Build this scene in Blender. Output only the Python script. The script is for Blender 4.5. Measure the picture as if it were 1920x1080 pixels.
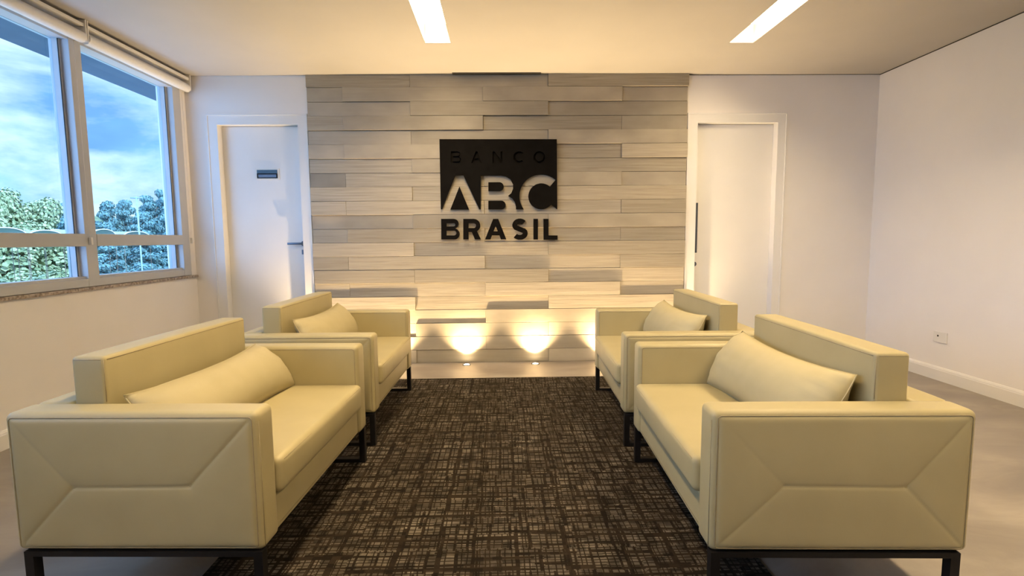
import bpy, bmesh, math, random
from mathutils import Vector, Matrix
from mathutils.geometry import tessellate_polygon
PI = math.pi
random.seed(7)
S = bpy.context.scene
COL = S.collection
for o in list(bpy.data.objects): bpy.data.objects.remove(o)

# ---------------------------------------------------------------- camera
F, PITCH, YAW, ROLL, CAM_H = 959.77, .0945, .021, -.0089, 1.1386
fw = Vector((math.sin(YAW)*math.cos(PITCH), math.cos(YAW)*math.cos(PITCH), -math.sin(PITCH)))
rt = Vector((math.cos(YAW), -math.sin(YAW), 0)); up = rt.cross(fw)
cr = rt*math.cos(ROLL) + up*math.sin(ROLL); cu = -rt*math.sin(ROLL) + up*math.cos(ROLL)
cam = bpy.data.objects.new('camera', bpy.data.cameras.new('camera')); COL.objects.link(cam)
cam.data.sensor_width = 36; cam.data.lens = F*36/1920; cam.data.clip_start = .05; cam.data.clip_end = 500
M = Matrix.Identity(4)
for i in range(3): M[i][0], M[i][1], M[i][2] = cr[i], cu[i], -fw[i]
M[2][3] = CAM_H
cam.matrix_world = M
S.camera = cam

# ---------------------------------------------------------------- light and exposure
SKY_STRENGTH = 1.2
SUN_STRENGTH = 3.0
SLOT_STRENGTH = 44.0
UPLIGHT_POWER = 115.0
S.view_settings.view_transform = 'Standard'; S.view_settings.look = 'None'
S.view_settings.gamma = 1; S.view_settings.use_curve_mapping = False
S.view_settings.exposure = 0.25

W = bpy.data.worlds.new('sky'); S.world = W; W.use_nodes = True
nt = W.node_tree; nt.nodes.clear()
def N(nt, typ, **kw):
    n = nt.nodes.new(typ)
    for k, v in kw.items():
        if k.startswith('_'): n.inputs[k[1:]].default_value = v
        else: setattr(n, k, v)
    return n
def ramp(nt, stops, interp='LINEAR'):
    r = nt.nodes.new('ShaderNodeValToRGB'); cr_ = r.color_ramp; cr_.interpolation = interp
    while len(cr_.elements) > 1: cr_.elements.remove(cr_.elements[-1])
    for i, (p, c) in enumerate(stops):
        e = cr_.elements[0] if i == 0 else cr_.elements.new(p)
        e.position = p; e.color = tuple(c)+(1,) if len(c) == 3 else c
    return r
def g(v): return (v, v, v)
L = nt.links.new
tc = N(nt, 'ShaderNodeTexCoord'); sx = N(nt, 'ShaderNodeSeparateXYZ'); L(tc.outputs['Generated'], sx.inputs[0])
base = ramp(nt, [(0, (.30,.42,.50)), (.5, (.55,.78,.95)), (.54, (.42,.72,1.0)), (.60, (.30,.58,1.0)), (.67, (.45,.85,1.0)), (.80, (.50,.80,1.0)), (1, (.55,.75,1.0))])
mz = N(nt, 'ShaderNodeMath', operation='MULTIPLY_ADD'); mz.inputs[1].default_value = .5; mz.inputs[2].default_value = .5
L(sx.outputs['Z'], mz.inputs[0]); L(mz.outputs[0], base.inputs[0])
mp = N(nt, 'ShaderNodeMapping'); mp.inputs['Scale'].default_value = (1.0, 1.0, 2.4); mp.inputs['Location'].default_value = (.35, .1, .42)
L(tc.outputs['Generated'], mp.inputs[0])
n1 = N(nt, 'ShaderNodeTexNoise', _Scale=2.6, _Detail=6.0, _Roughness=.5, _Distortion=.3); L(mp.outputs[0], n1.inputs['Vector'])
r1 = ramp(nt, [(.42, g(0)), (.55, g(1))]); L(n1.outputs[0], r1.inputs[0])
m1 = N(nt, 'ShaderNodeMixRGB'); L(r1.outputs[0], m1.inputs[0]); L(base.outputs[0], m1.inputs[1]); m1.inputs[2].default_value = (.22,.42,.90,1)
mp2 = N(nt, 'ShaderNodeMapping'); mp2.inputs['Scale'].default_value = (1.0, 1.0, 2.6); mp2.inputs['Location'].default_value = (1.7, .6, .15)
L(tc.outputs['Generated'], mp2.inputs[0])
n2 = N(nt, 'ShaderNodeTexNoise', _Scale=3.4, _Detail=7.0, _Roughness=.55, _Distortion=.2); L(mp2.outputs[0], n2.inputs['Vector'])
r2 = ramp(nt, [(.45, g(0)), (.58, g(1))]); L(n2.outputs[0], r2.inputs[0])
m2 = N(nt, 'ShaderNodeMixRGB'); L(r2.outputs[0], m2.inputs[0]); L(m1.outputs[0], m2.inputs[1]); m2.inputs[2].default_value = (.88,.95,1.0,1)
# unseen southern sky (behind the viewer): bright cloud added to light the room
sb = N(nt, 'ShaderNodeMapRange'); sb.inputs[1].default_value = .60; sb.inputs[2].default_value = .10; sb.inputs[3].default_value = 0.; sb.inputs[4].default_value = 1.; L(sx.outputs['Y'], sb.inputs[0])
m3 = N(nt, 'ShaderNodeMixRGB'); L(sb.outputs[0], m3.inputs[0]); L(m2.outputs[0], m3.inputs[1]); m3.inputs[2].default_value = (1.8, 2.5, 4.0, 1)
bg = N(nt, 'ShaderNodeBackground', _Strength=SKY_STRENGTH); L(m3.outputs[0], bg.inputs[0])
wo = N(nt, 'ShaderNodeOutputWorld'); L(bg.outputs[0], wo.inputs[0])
W.cycles.sampling_method = 'AUTOMATIC'

sun = bpy.data.objects.new('sun', bpy.data.lights.new('sun', 'SUN')); COL.objects.link(sun)
sun.data.energy = SUN_STRENGTH; sun.data.angle = .03; sun.data.color = (1, .93, .75)
sun.rotation_euler = Vector((-.75, .35, -.62)).to_track_quat('-Z', 'Y').to_euler()

# ---------------------------------------------------------------- materials
def mat(name, col, rough=.6, metal=0., spec=.5, fn=None):
    m = bpy.data.materials.new(name); m.use_nodes = True
    b = m.node_tree.nodes['Principled BSDF']
    b.inputs['Base Color'].default_value = tuple(col)+(1,); b.inputs['Roughness'].default_value = rough
    b.inputs['Metallic'].default_value = metal; b.inputs['Specular IOR Level'].default_value = spec
    if fn: fn(m.node_tree, b)
    return m
def bump(nt, b, src, strength, dist=.01):
    bp = N(nt, 'ShaderNodeBump', _Strength=strength, _Distance=dist); nt.links.new(src, bp.inputs['Height']); nt.links.new(bp.outputs[0], b.inputs['Normal'])
def noisy(c1, c2, scale, bs=.1, bscale=None, lo=.35, hi=.65, detail=5., dist=.005, stretch=(1,1,1)):
    def fn(nt, b):
        L = nt.links.new
        t = N(nt, 'ShaderNodeTexCoord'); mp = N(nt, 'ShaderNodeMapping'); mp.inputs['Scale'].default_value = stretch
        L(t.outputs['Object'], mp.inputs[0])
        n = N(nt, 'ShaderNodeTexNoise', _Scale=scale, _Detail=detail); L(mp.outputs[0], n.inputs['Vector'])
        r = ramp(nt, [(lo, c1), (hi, c2)]); L(n.outputs[0], r.inputs[0]); L(r.outputs[0], b.inputs['Base Color'])
        if bs:
            n2 = N(nt, 'ShaderNodeTexNoise', _Scale=bscale or scale*4, _Detail=3.); L(mp.outputs[0], n2.inputs['Vector'])
            bump(nt, b, n2.outputs[0], bs, dist)
    return fn
PAINT = mat('white wall paint', (.84,.81,.79), .62, fn=noisy((.83,.80,.78), (.85,.82,.80), 3., .06, 260., dist=.001))
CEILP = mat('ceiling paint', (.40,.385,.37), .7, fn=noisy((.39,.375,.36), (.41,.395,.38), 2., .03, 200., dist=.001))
FRAMEW = mat('white door lacquer', (.78,.77,.76), .35, fn=noisy((.77,.76,.75), (.79,.78,.77), 4., 0))
ALU = mat('white powder coated aluminium', (.50,.51,.53), .35, fn=noisy((.49,.50,.52), (.51,.52,.54), 6., 0))
DARKGAP = mat('dark shadow gap', (.02,.018,.015), .8, fn=noisy((.02,.018,.015), (.03,.026,.02), 20., 0))
LEATHER = mat('cream leatherette', (.405,.35,.195), .42, spec=.4, fn=noisy((.395,.34,.187), (.42,.365,.205), 5., .12, 420., dist=.0012))
THREAD = mat('seam shadow thread', (.30,.25,.15), .7, fn=noisy((.28,.23,.13), (.32,.27,.17), 60., 0))
PILLOW = mat('cream pillow fabric', (.43,.375,.22), .6, fn=noisy((.42,.365,.21), (.445,.39,.23), 9., .15, 350., dist=.0015))
BLACKM = mat('black painted steel', (.008,.007,.007), .5, spec=.2, fn=noisy((.007,.006,.006), (.010,.009,.009), 20., 0))
SIGNB = mat('black acrylic', (.006,.005,.004), .7, spec=.05, fn=noisy((.005,.004,.003), (.007,.006,.005), 12., 0))
STEEL = mat('brushed steel', (.13,.15,.18), .35, 1., fn=noisy((.11,.13,.16), (.16,.18,.21), 90., 0, stretch=(1,1,20)))
STONE = mat('speckled stone sill', (.35,.28,.22), .4, fn=noisy((.16,.12,.09), (.50,.43,.36), 60., .1))
SOFFIT = mat('grey slab soffit', (.07,.10,.13), .8, fn=noisy((.06,.09,.12), (.08,.11,.14), 3., .05))
GREYP = mat('grey wall behind', (.22,.19,.15), .8, fn=noisy((.20,.17,.135), (.24,.21,.165), 3., 0))
BLINDM = mat('off white blind fabric', (.74,.72,.67), .6, fn=noisy((.73,.71,.66), (.76,.74,.69), 60., .05))
PLAST = mat('white plastic', (.78,.76,.72), .35, fn=noisy((.77,.75,.71), (.79,.77,.73), 10., 0))
BLUEGREY = mat('blue grey insert', (.16,.22,.33), .4, fn=noisy((.15,.21,.32), (.18,.24,.35), 30., 0))
TEAL = mat('dark teal strip', (.045,.10,.16), .35, fn=noisy((.04,.09,.15), (.05,.11,.17), 30., 0))

def concrete(nt, b):
    L = nt.links.new; t = N(nt, 'ShaderNodeTexCoord')
    mp = N(nt, 'ShaderNodeMapping'); mp.inputs['Scale'].default_value = (1, 2.2, 1); L(t.outputs['Object'], mp.inputs[0])
    n = N(nt, 'ShaderNodeTexNoise', _Scale=1.7, _Detail=9., _Roughness=.62, _Distortion=.6); L(mp.outputs[0], n.inputs['Vector'])
    r = ramp(nt, [(.30, (.19,.165,.145)), (.5, (.27,.24,.21)), (.7, (.36,.325,.285))]); L(n.outputs[0], r.inputs[0]); L(r.outputs[0], b.inputs['Base Color'])
    r2 = ramp(nt, [(.3, g(.32)), (.7, g(.5))]); L(n.outputs[0], r2.inputs[0]); L(r2.outputs[0], b.inputs['Roughness'])
    bump(nt, b, n.outputs[0], .08, .01)
FLOORM = mat('burnished cement floor', (.3,.27,.24), .4, fn=concrete)

def plank(nt, b):
    L = nt.links.new; t = N(nt, 'ShaderNodeTexCoord'); at = N(nt, 'ShaderNodeAttribute', attribute_name='tone')
    ss = N(nt, 'ShaderNodeSeparateXYZ'); L(at.outputs['Color'], ss.inputs[0])
    off = N(nt, 'ShaderNodeVectorMath', operation='SCALE'); off.inputs['Scale'].default_value = 37.; L(at.outputs['Color'], off.inputs[0])
    ad = N(nt, 'ShaderNodeVectorMath', operation='ADD'); L(t.outputs['Object'], ad.inputs[0]); L(off.outputs[0], ad.inputs[1])
    mp = N(nt, 'ShaderNodeMapping'); mp.inputs['Scale'].default_value = (1.3, 1, 44); L(ad.outputs[0], mp.inputs[0])
    n = N(nt, 'ShaderNodeTexNoise', _Scale=1.6, _Detail=6., _Roughness=.6, _Distortion=.7); L(mp.outputs[0], n.inputs['Vector'])
    mpb = N(nt, 'ShaderNodeMapping'); mpb.inputs['Scale'].default_value = (1.5, 1, 3); L(ad.outputs[0], mpb.inputs[0])
    nb = N(nt, 'ShaderNodeTexNoise', _Scale=2., _Detail=3.); L(mpb.outputs[0], nb.inputs['Vector'])
    r = ramp(nt, [(.28, (.33,.285,.215)), (.48, (.42,.37,.285)), (.70, (.50,.445,.35))]); L(n.outputs[0], r.inputs[0])
    rb = ramp(nt, [(.3, (.34,.30,.235)), (.7, (.46,.41,.325))]); L(nb.outputs[0], rb.inputs[0])
    mx = N(nt, 'ShaderNodeMixRGB'); L(ss.outputs['Y'], mx.inputs[0]); L(rb.outputs[0], mx.inputs[1]); L(r.outputs[0], mx.inputs[2])
    hv = N(nt, 'ShaderNodeHueSaturation'); tv = N(nt, 'ShaderNodeMath', operation='MULTIPLY_ADD'); tv.inputs[1].default_value = .30; tv.inputs[2].default_value = .70
    L(ss.outputs['X'], tv.inputs[0]); L(tv.outputs[0], hv.inputs['Value']); L(mx.outputs[0], hv.inputs['Color']); L(hv.outputs[0], b.inputs['Base Color'])
    hm = N(nt, 'ShaderNodeMath', operation='MULTIPLY'); L(n.outputs[0], hm.inputs[0]); L(ss.outputs['Y'], hm.inputs[1])
    bump(nt, b, hm.outputs[0], .35, .004)
PLANK = mat('grey limewashed cladding plank', (.5,.46,.4), .6, fn=plank)

def rugfn(nt, b):
    L = nt.links.new; t = N(nt, 'ShaderNodeTexCoord')
    wp = N(nt, 'ShaderNodeTexNoise', _Scale=9., _Detail=2.); L(t.outputs['Object'], wp.inputs['Vector'])
    wsub = N(nt, 'ShaderNodeVectorMath', operation='MULTIPLY_ADD'); L(wp.outputs['Color'], wsub.inputs[0]); wsub.inputs[1].default_value = (.012,.012,0); L(t.outputs['Object'], wsub.inputs[2])
    sx = N(nt, 'ShaderNodeSeparateXYZ'); L(wsub.outputs[0], sx.inputs[0])
    def math_(op, a, b_, c=None):
        m = N(nt, 'ShaderNodeMath', operation=op)
        for i, v in enumerate((a, b_, c)):
            if v is None: continue
            if isinstance(v, (int, float)): m.inputs[i].default_value = v
            else: L(v, m.inputs[i])
        return m.outputs[0]
    def lines(u, v, fu, fv, seed, thr):
        # lines across u at irregular spacing, which change from one irregular strip of v to the next
        vor = N(nt, 'ShaderNodeTexVoronoi', voronoi_dimensions='1D', feature='F1', _Scale=1.); L(math_('MULTIPLY_ADD', v, fv, seed), vor.inputs['W'])
        sv = N(nt, 'ShaderNodeSeparateXYZ'); L(vor.outputs['Color'], sv.inputs[0])
        w = math_('ADD', math_('MULTIPLY', u, fu), math_('MULTIPLY', math_('FLOOR', math_('MULTIPLY', sv.outputs['X'], 4.), 0), 13.7))
        ve = N(nt, 'ShaderNodeTexVoronoi', voronoi_dimensions='1D', feature='DISTANCE_TO_EDGE', _Scale=1.); L(w, ve.inputs['W'])
        return math_('LESS_THAN', ve.outputs['Distance'], thr)
    x, y = sx.outputs['X'], sx.outputs['Y']
    a = lines(x, y, 44., 11., 3.1, .10); c = lines(y, x, 56., 9., 9.7, .13)
    d = lines(x, y, 15., 7., 21.3, .07); e = lines(y, x, 17., 6.5, 5.5, .09)
    h = lines(y, x, 7., 8., 41.5, .06); h2 = lines(x, y, 6., 9., 71.5, .04)
    mx = math_('MAXIMUM', math_('MAXIMUM', a, c), math_('MAXIMUM', math_('MAXIMUM', d, e), math_('MAXIMUM', h, h2)))
    cell = N(nt, 'ShaderNodeTexNoise', _Scale=5., _Detail=4., _Roughness=.7); L(t.outputs['Object'], cell.inputs['Vector'])
    pal = ramp(nt, [(.30, (.034,.028,.022)), (.5, (.074,.062,.048)), (.68, (.135,.118,.094))]); L(cell.outputs[0], pal.inputs[0])
    n = N(nt, 'ShaderNodeMixRGB'); L(mx, n.inputs[0]); L(pal.outputs[0], n.inputs[1]); n.inputs[2].default_value = (.016,.011,.007,1)
    sn = N(nt, 'ShaderNodeVectorMath', operation='SNAP'); sn.inputs[1].default_value = (.034, .021, 1.); L(wsub.outputs[0], sn.inputs[0])
    wn = N(nt, 'ShaderNodeTexWhiteNoise', noise_dimensions='2D'); L(sn.outputs[0], wn.inputs['Vector'])
    hv = N(nt, 'ShaderNodeHueSaturation'); L(math_('MULTIPLY_ADD', wn.outputs['Value'], 1.0, .5), hv.inputs['Value']); L(n.outputs[0], hv.inputs['Color'])
    L(hv.outputs[0], b.inputs['Base Color'])
    f = N(nt, 'ShaderNodeTexNoise', _Scale=420., _Detail=2.); L(t.outputs['Object'], f.inputs['Vector'])
    hh = math_('MULTIPLY_ADD', mx, -.6, f.outputs[0]); bump(nt, b, hh, .5, .004)
RUG = mat('dark woven carpet', (.05,.04,.03), .95, spec=.1, fn=rugfn)

def emis(name, col, st):
    m = bpy.data.materials.new(name); m.use_nodes = True; nt = m.node_tree; nt.nodes.clear()
    e = N(nt, 'ShaderNodeEmission', _Strength=st); e.inputs[0].default_value = tuple(col)+(1,)
    n = N(nt, 'ShaderNodeTexNoise', _Scale=2.); r = ramp(nt, [(0, tuple(c*.96 for c in col)), (1, col)]); nt.links.new(n.outputs[0], r.inputs[0]); nt.links.new(r.outputs[0], e.inputs[0])
    o = N(nt, 'ShaderNodeOutputMaterial'); nt.links.new(e.outputs[0], o.inputs[0]); return m
SLOTM = emis('warm light diffuser', (1., .75, .43), SLOT_STRENGTH)
LENSM = emis('warm uplight lens', (1., .76, .44), 80.)

GLASS = bpy.data.materials.new('tinted window glass'); GLASS.use_nodes = True
nt = GLASS.node_tree; nt.nodes.clear()
tr = N(nt, 'ShaderNodeBsdfTransparent'); tr.inputs[0].default_value = (.80,.93,1.0,1)
gl = N(nt, 'ShaderNodeBsdfGlossy', _Roughness=.02); gl.inputs[0].default_value = (1,1,1,1)
fr = N(nt, 'ShaderNodeFresnel', _IOR=1.25); mxs = N(nt, 'ShaderNodeMixShader'); om = N(nt, 'ShaderNodeOutputMaterial')
gb = N(nt, 'ShaderNodeNewGeometry'); gi = N(nt, 'ShaderNodeMath', operation='SUBTRACT'); gi.inputs[0].default_value = 1.; nt.links.new(gb.outputs['Backfacing'], gi.inputs[1])
gm_ = N(nt, 'ShaderNodeMath', operation='MULTIPLY'); nt.links.new(gi.outputs[0], gm_.inputs[0]); nt.links.new(fr.outputs[0], gm_.inputs[1]); nt.links.new(gm_.outputs[0], mxs.inputs[0]); nt.links.new(tr.outputs[0], mxs.inputs[1]); nt.links.new(gl.outputs[0], mxs.inputs[2]); nt.links.new(mxs.outputs[0], om.inputs[0])

# ---------------------------------------------------------------- mesh helpers
def link(name, bm, mats, parent=None, smooth=False, loc=None, sharp=True):
    me = bpy.data.meshes.new(name)
    bmesh.ops.recalc_face_normals(bm, faces=bm.faces) if sharp else None
    bm.to_mesh(me); bm.free()
    for m in (mats if isinstance(mats, (list, tuple)) else [mats]): me.materials.append(m)
    if smooth:
        for p in me.polygons: p.use_smooth = True
        try: me.set_sharp_from_angle(angle=math.radians(40))
        except Exception: pass
    o = bpy.data.objects.new(name, me); COL.objects.link(o)
    if parent: o.parent = parent
    if loc: o.location = loc
    return o
def tag(o, label=None, cat=None, group=None, kind=None):
    if label: o['label'] = label
    if cat: o['category'] = cat
    if group: o['group'] = group
    if kind: o['kind'] = kind
    return o
def empty(name, loc=(0,0,0), rz=0, **kw):
    o = bpy.data.objects.new(name, None); COL.objects.link(o); o.location = loc; o.rotation_euler = (0,0,rz); o.empty_display_size = .1
    return tag(o, **kw)
def copy_tree(o, parent=None):
    c = o.copy(); COL.objects.link(c)
    if parent: c.parent = parent
    for ch in list(o.children): copy_tree(ch, c)
    return c
def box(bm, x0, x1, y0, y1, z0, z1, mi=0, bev=0, seg=2):
    vs = [bm.verts.new((x, y, z)) for x in (x0,x1) for y in (y0,y1) for z in (z0,z1)]
    fs = []
    for q in ((0,1,3,2),(4,6,7,5),(0,4,5,1),(2,3,7,6),(0,2,6,4),(1,5,7,3)):
        f = bm.faces.new([vs[i] for i in q]); f.material_index = mi; fs.append(f)
    if bev:
        es = {e for f in fs for e in f.edges}
        bmesh.ops.bevel(bm, geom=list(es), offset=bev, segments=seg, profile=.6, affect='EDGES', material=-1)
    return fs
def tube(bm, pts, r, n=8, mi=0, closed=False, cap=True):
    pts = [Vector(p) for p in pts]; rings = []
    for i, p in enumerate(pts):
        a = pts[i-1] if (i or closed) else p; b = pts[(i+1) % len(pts)] if (i < len(pts)-1 or closed) else p
        d = (b-a).normalized(); ref = Vector((0,0,1)) if abs(d.z) < .9 else Vector((1,0,0))
        s = d.cross(ref).normalized(); t = d.cross(s)
        rings.append([bm.verts.new(p+(s*math.cos(2*PI*k/n)+t*math.sin(2*PI*k/n))*r) for k in range(n)])
    m = len(rings)
    for i in range(m if closed else m-1):
        A, B = rings[i], rings[(i+1) % m]
        for k in range(n):
            f = bm.faces.new((A[k], A[(k+1) % n], B[(k+1) % n], B[k])); f.material_index = mi; f.smooth = True
    if cap and not closed:
        for R_ in (rings[0], rings[-1]): bm.faces.new(R_).material_index = mi
def disc(bm, c, r, z0, z1, n=24, mi=0, axis='z'):
    def P(a, z):
        u, v = r*math.cos(a), r*math.sin(a)
        return (c[0]+u, c[1]+v, z) if axis == 'z' else ((c[0]+u, z, c[1]+v) if axis == 'y' else (z, c[0]+u, c[1]+v))
    A = [bm.verts.new(P(2*PI*k/n, z0)) for k in range(n)]; B = [bm.verts.new(P(2*PI*k/n, z1)) for k in range(n)]
    for k in range(n): bm.faces.new((A[k], A[(k+1) % n], B[(k+1) % n], B[k])).material_index = mi
    bm.faces.new(A).material_index = mi; bm.faces.new(B).material_index = mi
def rbox(bm, lo, hi, r, n=10, puff=(0,0,0), mi=0, shape=None):
    """rounded box with soft, puffed faces; puff is the bulge per axis"""
    lo, hi = Vector(lo), Vector(hi); c = (lo+hi)/2; h = (hi-lo)/2
    start = len(bm.verts)
    def coords(hx):
        e = [-hx, -hx+r*.3, -hx+r*.65, -hx+r]; m = [-hx+r+(2*hx-2*r)*i/n for i in range(1, n)]
        return e+m+[-v for v in reversed(e)]
    new = []
    for ax in range(3):
        a1, a2 = (ax+1) % 3, (ax+2) % 3; U, V = coords(h[a1]), coords(h[a2])
        for sgn in (-1, 1):
            gr = []
            for u in U:
                row = []
                for v in V:
                    p = Vector((0,0,0)); p[ax] = sgn*h[ax]; p[a1] = u; p[a2] = v
                    q = Vector([max(-h[i]+r, min(h[i]-r, p[i])) for i in range(3)])
                    d = (p-q); d = d.normalized()*r if d.length > 1e-9 else d
                    o = q+d
                    for i in range(3):
                        j, k = (i+1) % 3, (i+2) % 3
                        w = max(0, 1-(o[j]/h[j])**2)*max(0, 1-(o[k]/h[k])**2)
                        o[i] += puff[i]*w*(o[i]/h[i])
                    if shape: o = shape(o, h)
                    row.append(bm.verts.new(o+c))
                gr.append(row)
            for i in range(len(U)-1):
                for j in range(len(V)-1):
                    f = bm.faces.new((gr[i][j], gr[i+1][j], gr[i+1][j+1], gr[i][j+1])); f.material_index = mi; f.smooth = True
            new += [v for r_ in gr for v in r_]
    bmesh.ops.remove_doubles(bm, verts=new, dist=1e-5)
def prism(bm, polys, y0, y1, mi=0):
    """polygon (outer, holes...) of (x, z) points extruded along y"""
    pl = [[Vector((x, z, 0)) for x, z in p] for p in polys]
    tris = tessellate_polygon(pl); flat = [q for p in pl for q in p]
    A = [bm.verts.new((q.x, y0, q.y)) for q in flat]; B = [bm.verts.new((q.x, y1, q.y)) for q in flat]
    for t in tris:
        for R_ in (A, B):
            try: bm.faces.new([R_[i] for i in t]).material_index = mi
            except ValueError: pass
    k = 0
    for p in pl:
        n = len(p)
        for i in range(n):
            a, b = k+i, k+(i+1) % n
            try: bm.faces.new((A[a], A[b], B[b], B[a])).material_index = mi
            except ValueError: pass
        k += n

# ---------------------------------------------------------------- the room
H, D, XL, XR, YF = 2.6, 4.728, -2.78, 3.455, -3.6
def struct(o): o['kind'] = 'structure'; return o
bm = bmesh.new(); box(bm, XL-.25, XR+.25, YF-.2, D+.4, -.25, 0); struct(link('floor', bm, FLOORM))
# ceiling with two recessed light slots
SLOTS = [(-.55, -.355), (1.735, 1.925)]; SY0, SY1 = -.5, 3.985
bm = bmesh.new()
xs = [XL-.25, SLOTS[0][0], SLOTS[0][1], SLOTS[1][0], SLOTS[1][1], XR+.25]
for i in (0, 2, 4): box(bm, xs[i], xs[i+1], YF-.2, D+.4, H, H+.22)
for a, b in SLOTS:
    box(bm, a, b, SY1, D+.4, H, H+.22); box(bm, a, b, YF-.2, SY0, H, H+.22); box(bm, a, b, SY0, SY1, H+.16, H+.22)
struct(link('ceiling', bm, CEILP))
for (a, b), lb in zip(SLOTS, ('warm glowing light slot recessed in the ceiling above the left seats', 'warm glowing light slot recessed in the ceiling towards the right wall')):
    t = empty('ceiling_light', ((a+b)/2, 0, H+.10), label=lb, cat='ceiling light', group='linear light slots in the ceiling')
    w = (b-a)/2
    bm = bmesh.new(); box(bm, -w+.004, w-.004, SY0+.005, SY1-.10, .0, .012); link('diffuser', bm, SLOTM, t)
    bm = bmesh.new()
    box(bm, -w+.0005, -w+.0035, SY0+.002, SY1-.002, -.099, .045); box(bm, w-.0035, w-.0005, SY0+.002, SY1-.002, -.099, .045); box(bm, -w+.0036, w-.0036, SY1-.006, SY1-.002, -.099, .045)
    link('reveal', bm, CEILP, t)
# back wall with two door openings
DO = [(-2.515, -1.792, 2.182), (1.79, 2.537, 2.182)]
bm = bmesh.new()
for x0, x1, z0, z1 in ((XL-.25, DO[0][0], 0, H), (DO[0][0], DO[0][1], DO[0][2], H), (DO[0][1], DO[1][0], 0, H), (DO[1][0], DO[1][1], DO[1][2], H), (DO[1][1], XR+.25, 0, H)):
    box(bm, x0, x1, D, D+.2, z0, z1)
struct(link('wall_back', bm, PAINT))
bm = bmesh.new(); box(bm, XL-.25, XR+.25, D+.2, D+.4, 0, H); struct(link('wall_behind_doors', bm, GREYP)).name = 'wall_outer'
bm = bmesh.new(); box(bm, XR, XR+.25, YF-.2, D, 0, H); struct(link('wall_right', bm, PAINT))
bm = bmesh.new(); box(bm, XL, XR, YF-.2, YF, 0, H); struct(link('wall_front', bm, PAINT))
# left wall: parapet under the windows and the piers at both ends
WY0, WY1, SILL, HEAD = -2.1, 4.655, .822, 2.53
bm = bmesh.new(); box(bm, XL-.25, XL, YF-.2, D, 0, SILL); box(bm, XL-.14, XL, WY1, D, SILL, H); box(bm, XL-.25, XL, YF-.2, WY0, SILL, H); box(bm, XL-.25, XL, WY0, WY1, HEAD, H)
struct(link('wall_left', bm, PAINT))
bm = bmesh.new(); box(bm, XL-.24, XL+.018, WY0, D-.002, SILL, SILL+.022, bev=.004); struct(link('trim_1', bm, STONE))
# shadow gaps: right wall and the slot above the cladding
bm = bmesh.new(); box(bm, XR-.004, XR, YF, D, H-.006, H); box(bm, -1.0*0+1.71, XR, D-.003, D, H-.004, H); struct(link('trim_2', bm, DARKGAP))
bm = bmesh.new(); box(bm, -.41, .37, D-.075, D-.034, H-.007, H); struct(link('trim_3', bm, DARKGAP))
# baseboards
def baseboard(name, pts, along):
    prof = [(0,0),(.016,0),(.016,.082),(.013,.088),(.013,.093),(.007,.104),(.003,.108),(0,.108)]
    bm = bmesh.new()
    (a, b) = along
    R0 = []; R1 = []
    for p, z in prof:
        R0.append(bm.verts.new(pts(p, a, z))); R1.append(bm.verts.new(pts(p, b, z)))
    n = len(prof)
    for i in range(n): bm.faces.new((R0[i], R0[(i+1) % n], R1[(i+1) % n], R1[i]))
    bm.faces.new(R0); bm.faces.new(R1); struct(link(name, bm, FRAMEW))
baseboard('baseboard_right', lambda p, s, z: (XR-p, s, z), (YF, D))
baseboard('baseboard_left', lambda p, s, z: (XL+p, s, z), (YF, D))
baseboard('baseboard_back', lambda p, s, z: (s, D-p, z), (2.615, XR))

# doors
def door(n, x0, x1, zt, cx0, cx1, czt, hinge_left, extra):
    e = empty('door_%d' % n, ((x0+x1)/2, D, 0), kind='structure'); m = (x0+x1)/2
    bm = bmesh.new(); box(bm, x0+.004-m, x1-.004-m, .072, .107, .006, zt-.006, bev=.002); link('door_leaf', bm, FRAMEW, e)
    bm = bmesh.new()
    for a, b, c, d in ((cx0, x0+.006, 0, czt), (x1-.006, cx1, 0, czt), (x0+.006, x1-.006, zt-.006, czt)):
        box(bm, a-m, b-m, -.012, -.0005, c, d)
    # raised outer bead and jamb lining
    box(bm, cx0-m, cx0+.012-m, -.018, -.012, 0, czt); box(bm, cx1-.012-m, cx1-m, -.018, -.012, 0, czt); box(bm, cx0+.012-m, cx1-.012-m, -.018, -.012, czt-.012, czt)
    box(bm, x0+.0003-m, x0+.0035-m, -.0005, .12, 0, zt-.0005); box(bm, x1-.0035-m, x1-.0003-m, -.0005, .12, 0, zt-.0005); box(bm, x0+.0035-m, x1-.0035-m, -.0005, .12, zt-.0035, zt-.0003)
    box(bm, x0+.0035-m, x0+.016-m, .108, .12, 0, zt-.004); box(bm, x1-.016-m, x1-.0035-m, .108, .12, 0, zt-.004)
    link('door_frame', bm, FRAMEW, e)
    extra(e, m)
def left_hw(e, m):
    x = -1.822-m
    bm = bmesh.new(); disc(bm, (x, 1.118), .025, .072, .064, 20, axis='y'); tube(bm, [(x, .066, 1.118), (x, .03, 1.118)], .009, 12)
    box(bm, x-.135, x+.010, .022, .036, 1.108, 1.128, bev=.003); link('door_handle', bm, STEEL, e, smooth=True)['label'] = 'dark steel lever handle'
    bm = bmesh.new(); box(bm, x-.022, x+.022, .064, .072, 1.018, 1.062, bev=.002); disc(bm, (x, 1.04), .009, .064, .058, 16, axis='y'); link('lock_plate', bm, STEEL, e)
def right_hw(e, m):
    bm = bmesh.new(); box(bm, 1.806-m, 1.832-m, .028, .044, 1.0, 1.462, bev=.003)
    for z in (1.06, 1.40): box(bm, 1.812-m, 1.826-m, .044, .072, z-.008, z+.008)
    link('pull_handle', bm, STEEL, e)['label'] = 'long vertical steel pull handle'
    bm = bmesh.new(); disc(bm, (1.822-m, .893), .022, .072, .062, 20, axis='y'); disc(bm, (1.822-m, .893), .010, .062, .050, 16, axis='y'); link('lock_cylinder', bm, STEEL, e, smooth=True)
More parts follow.
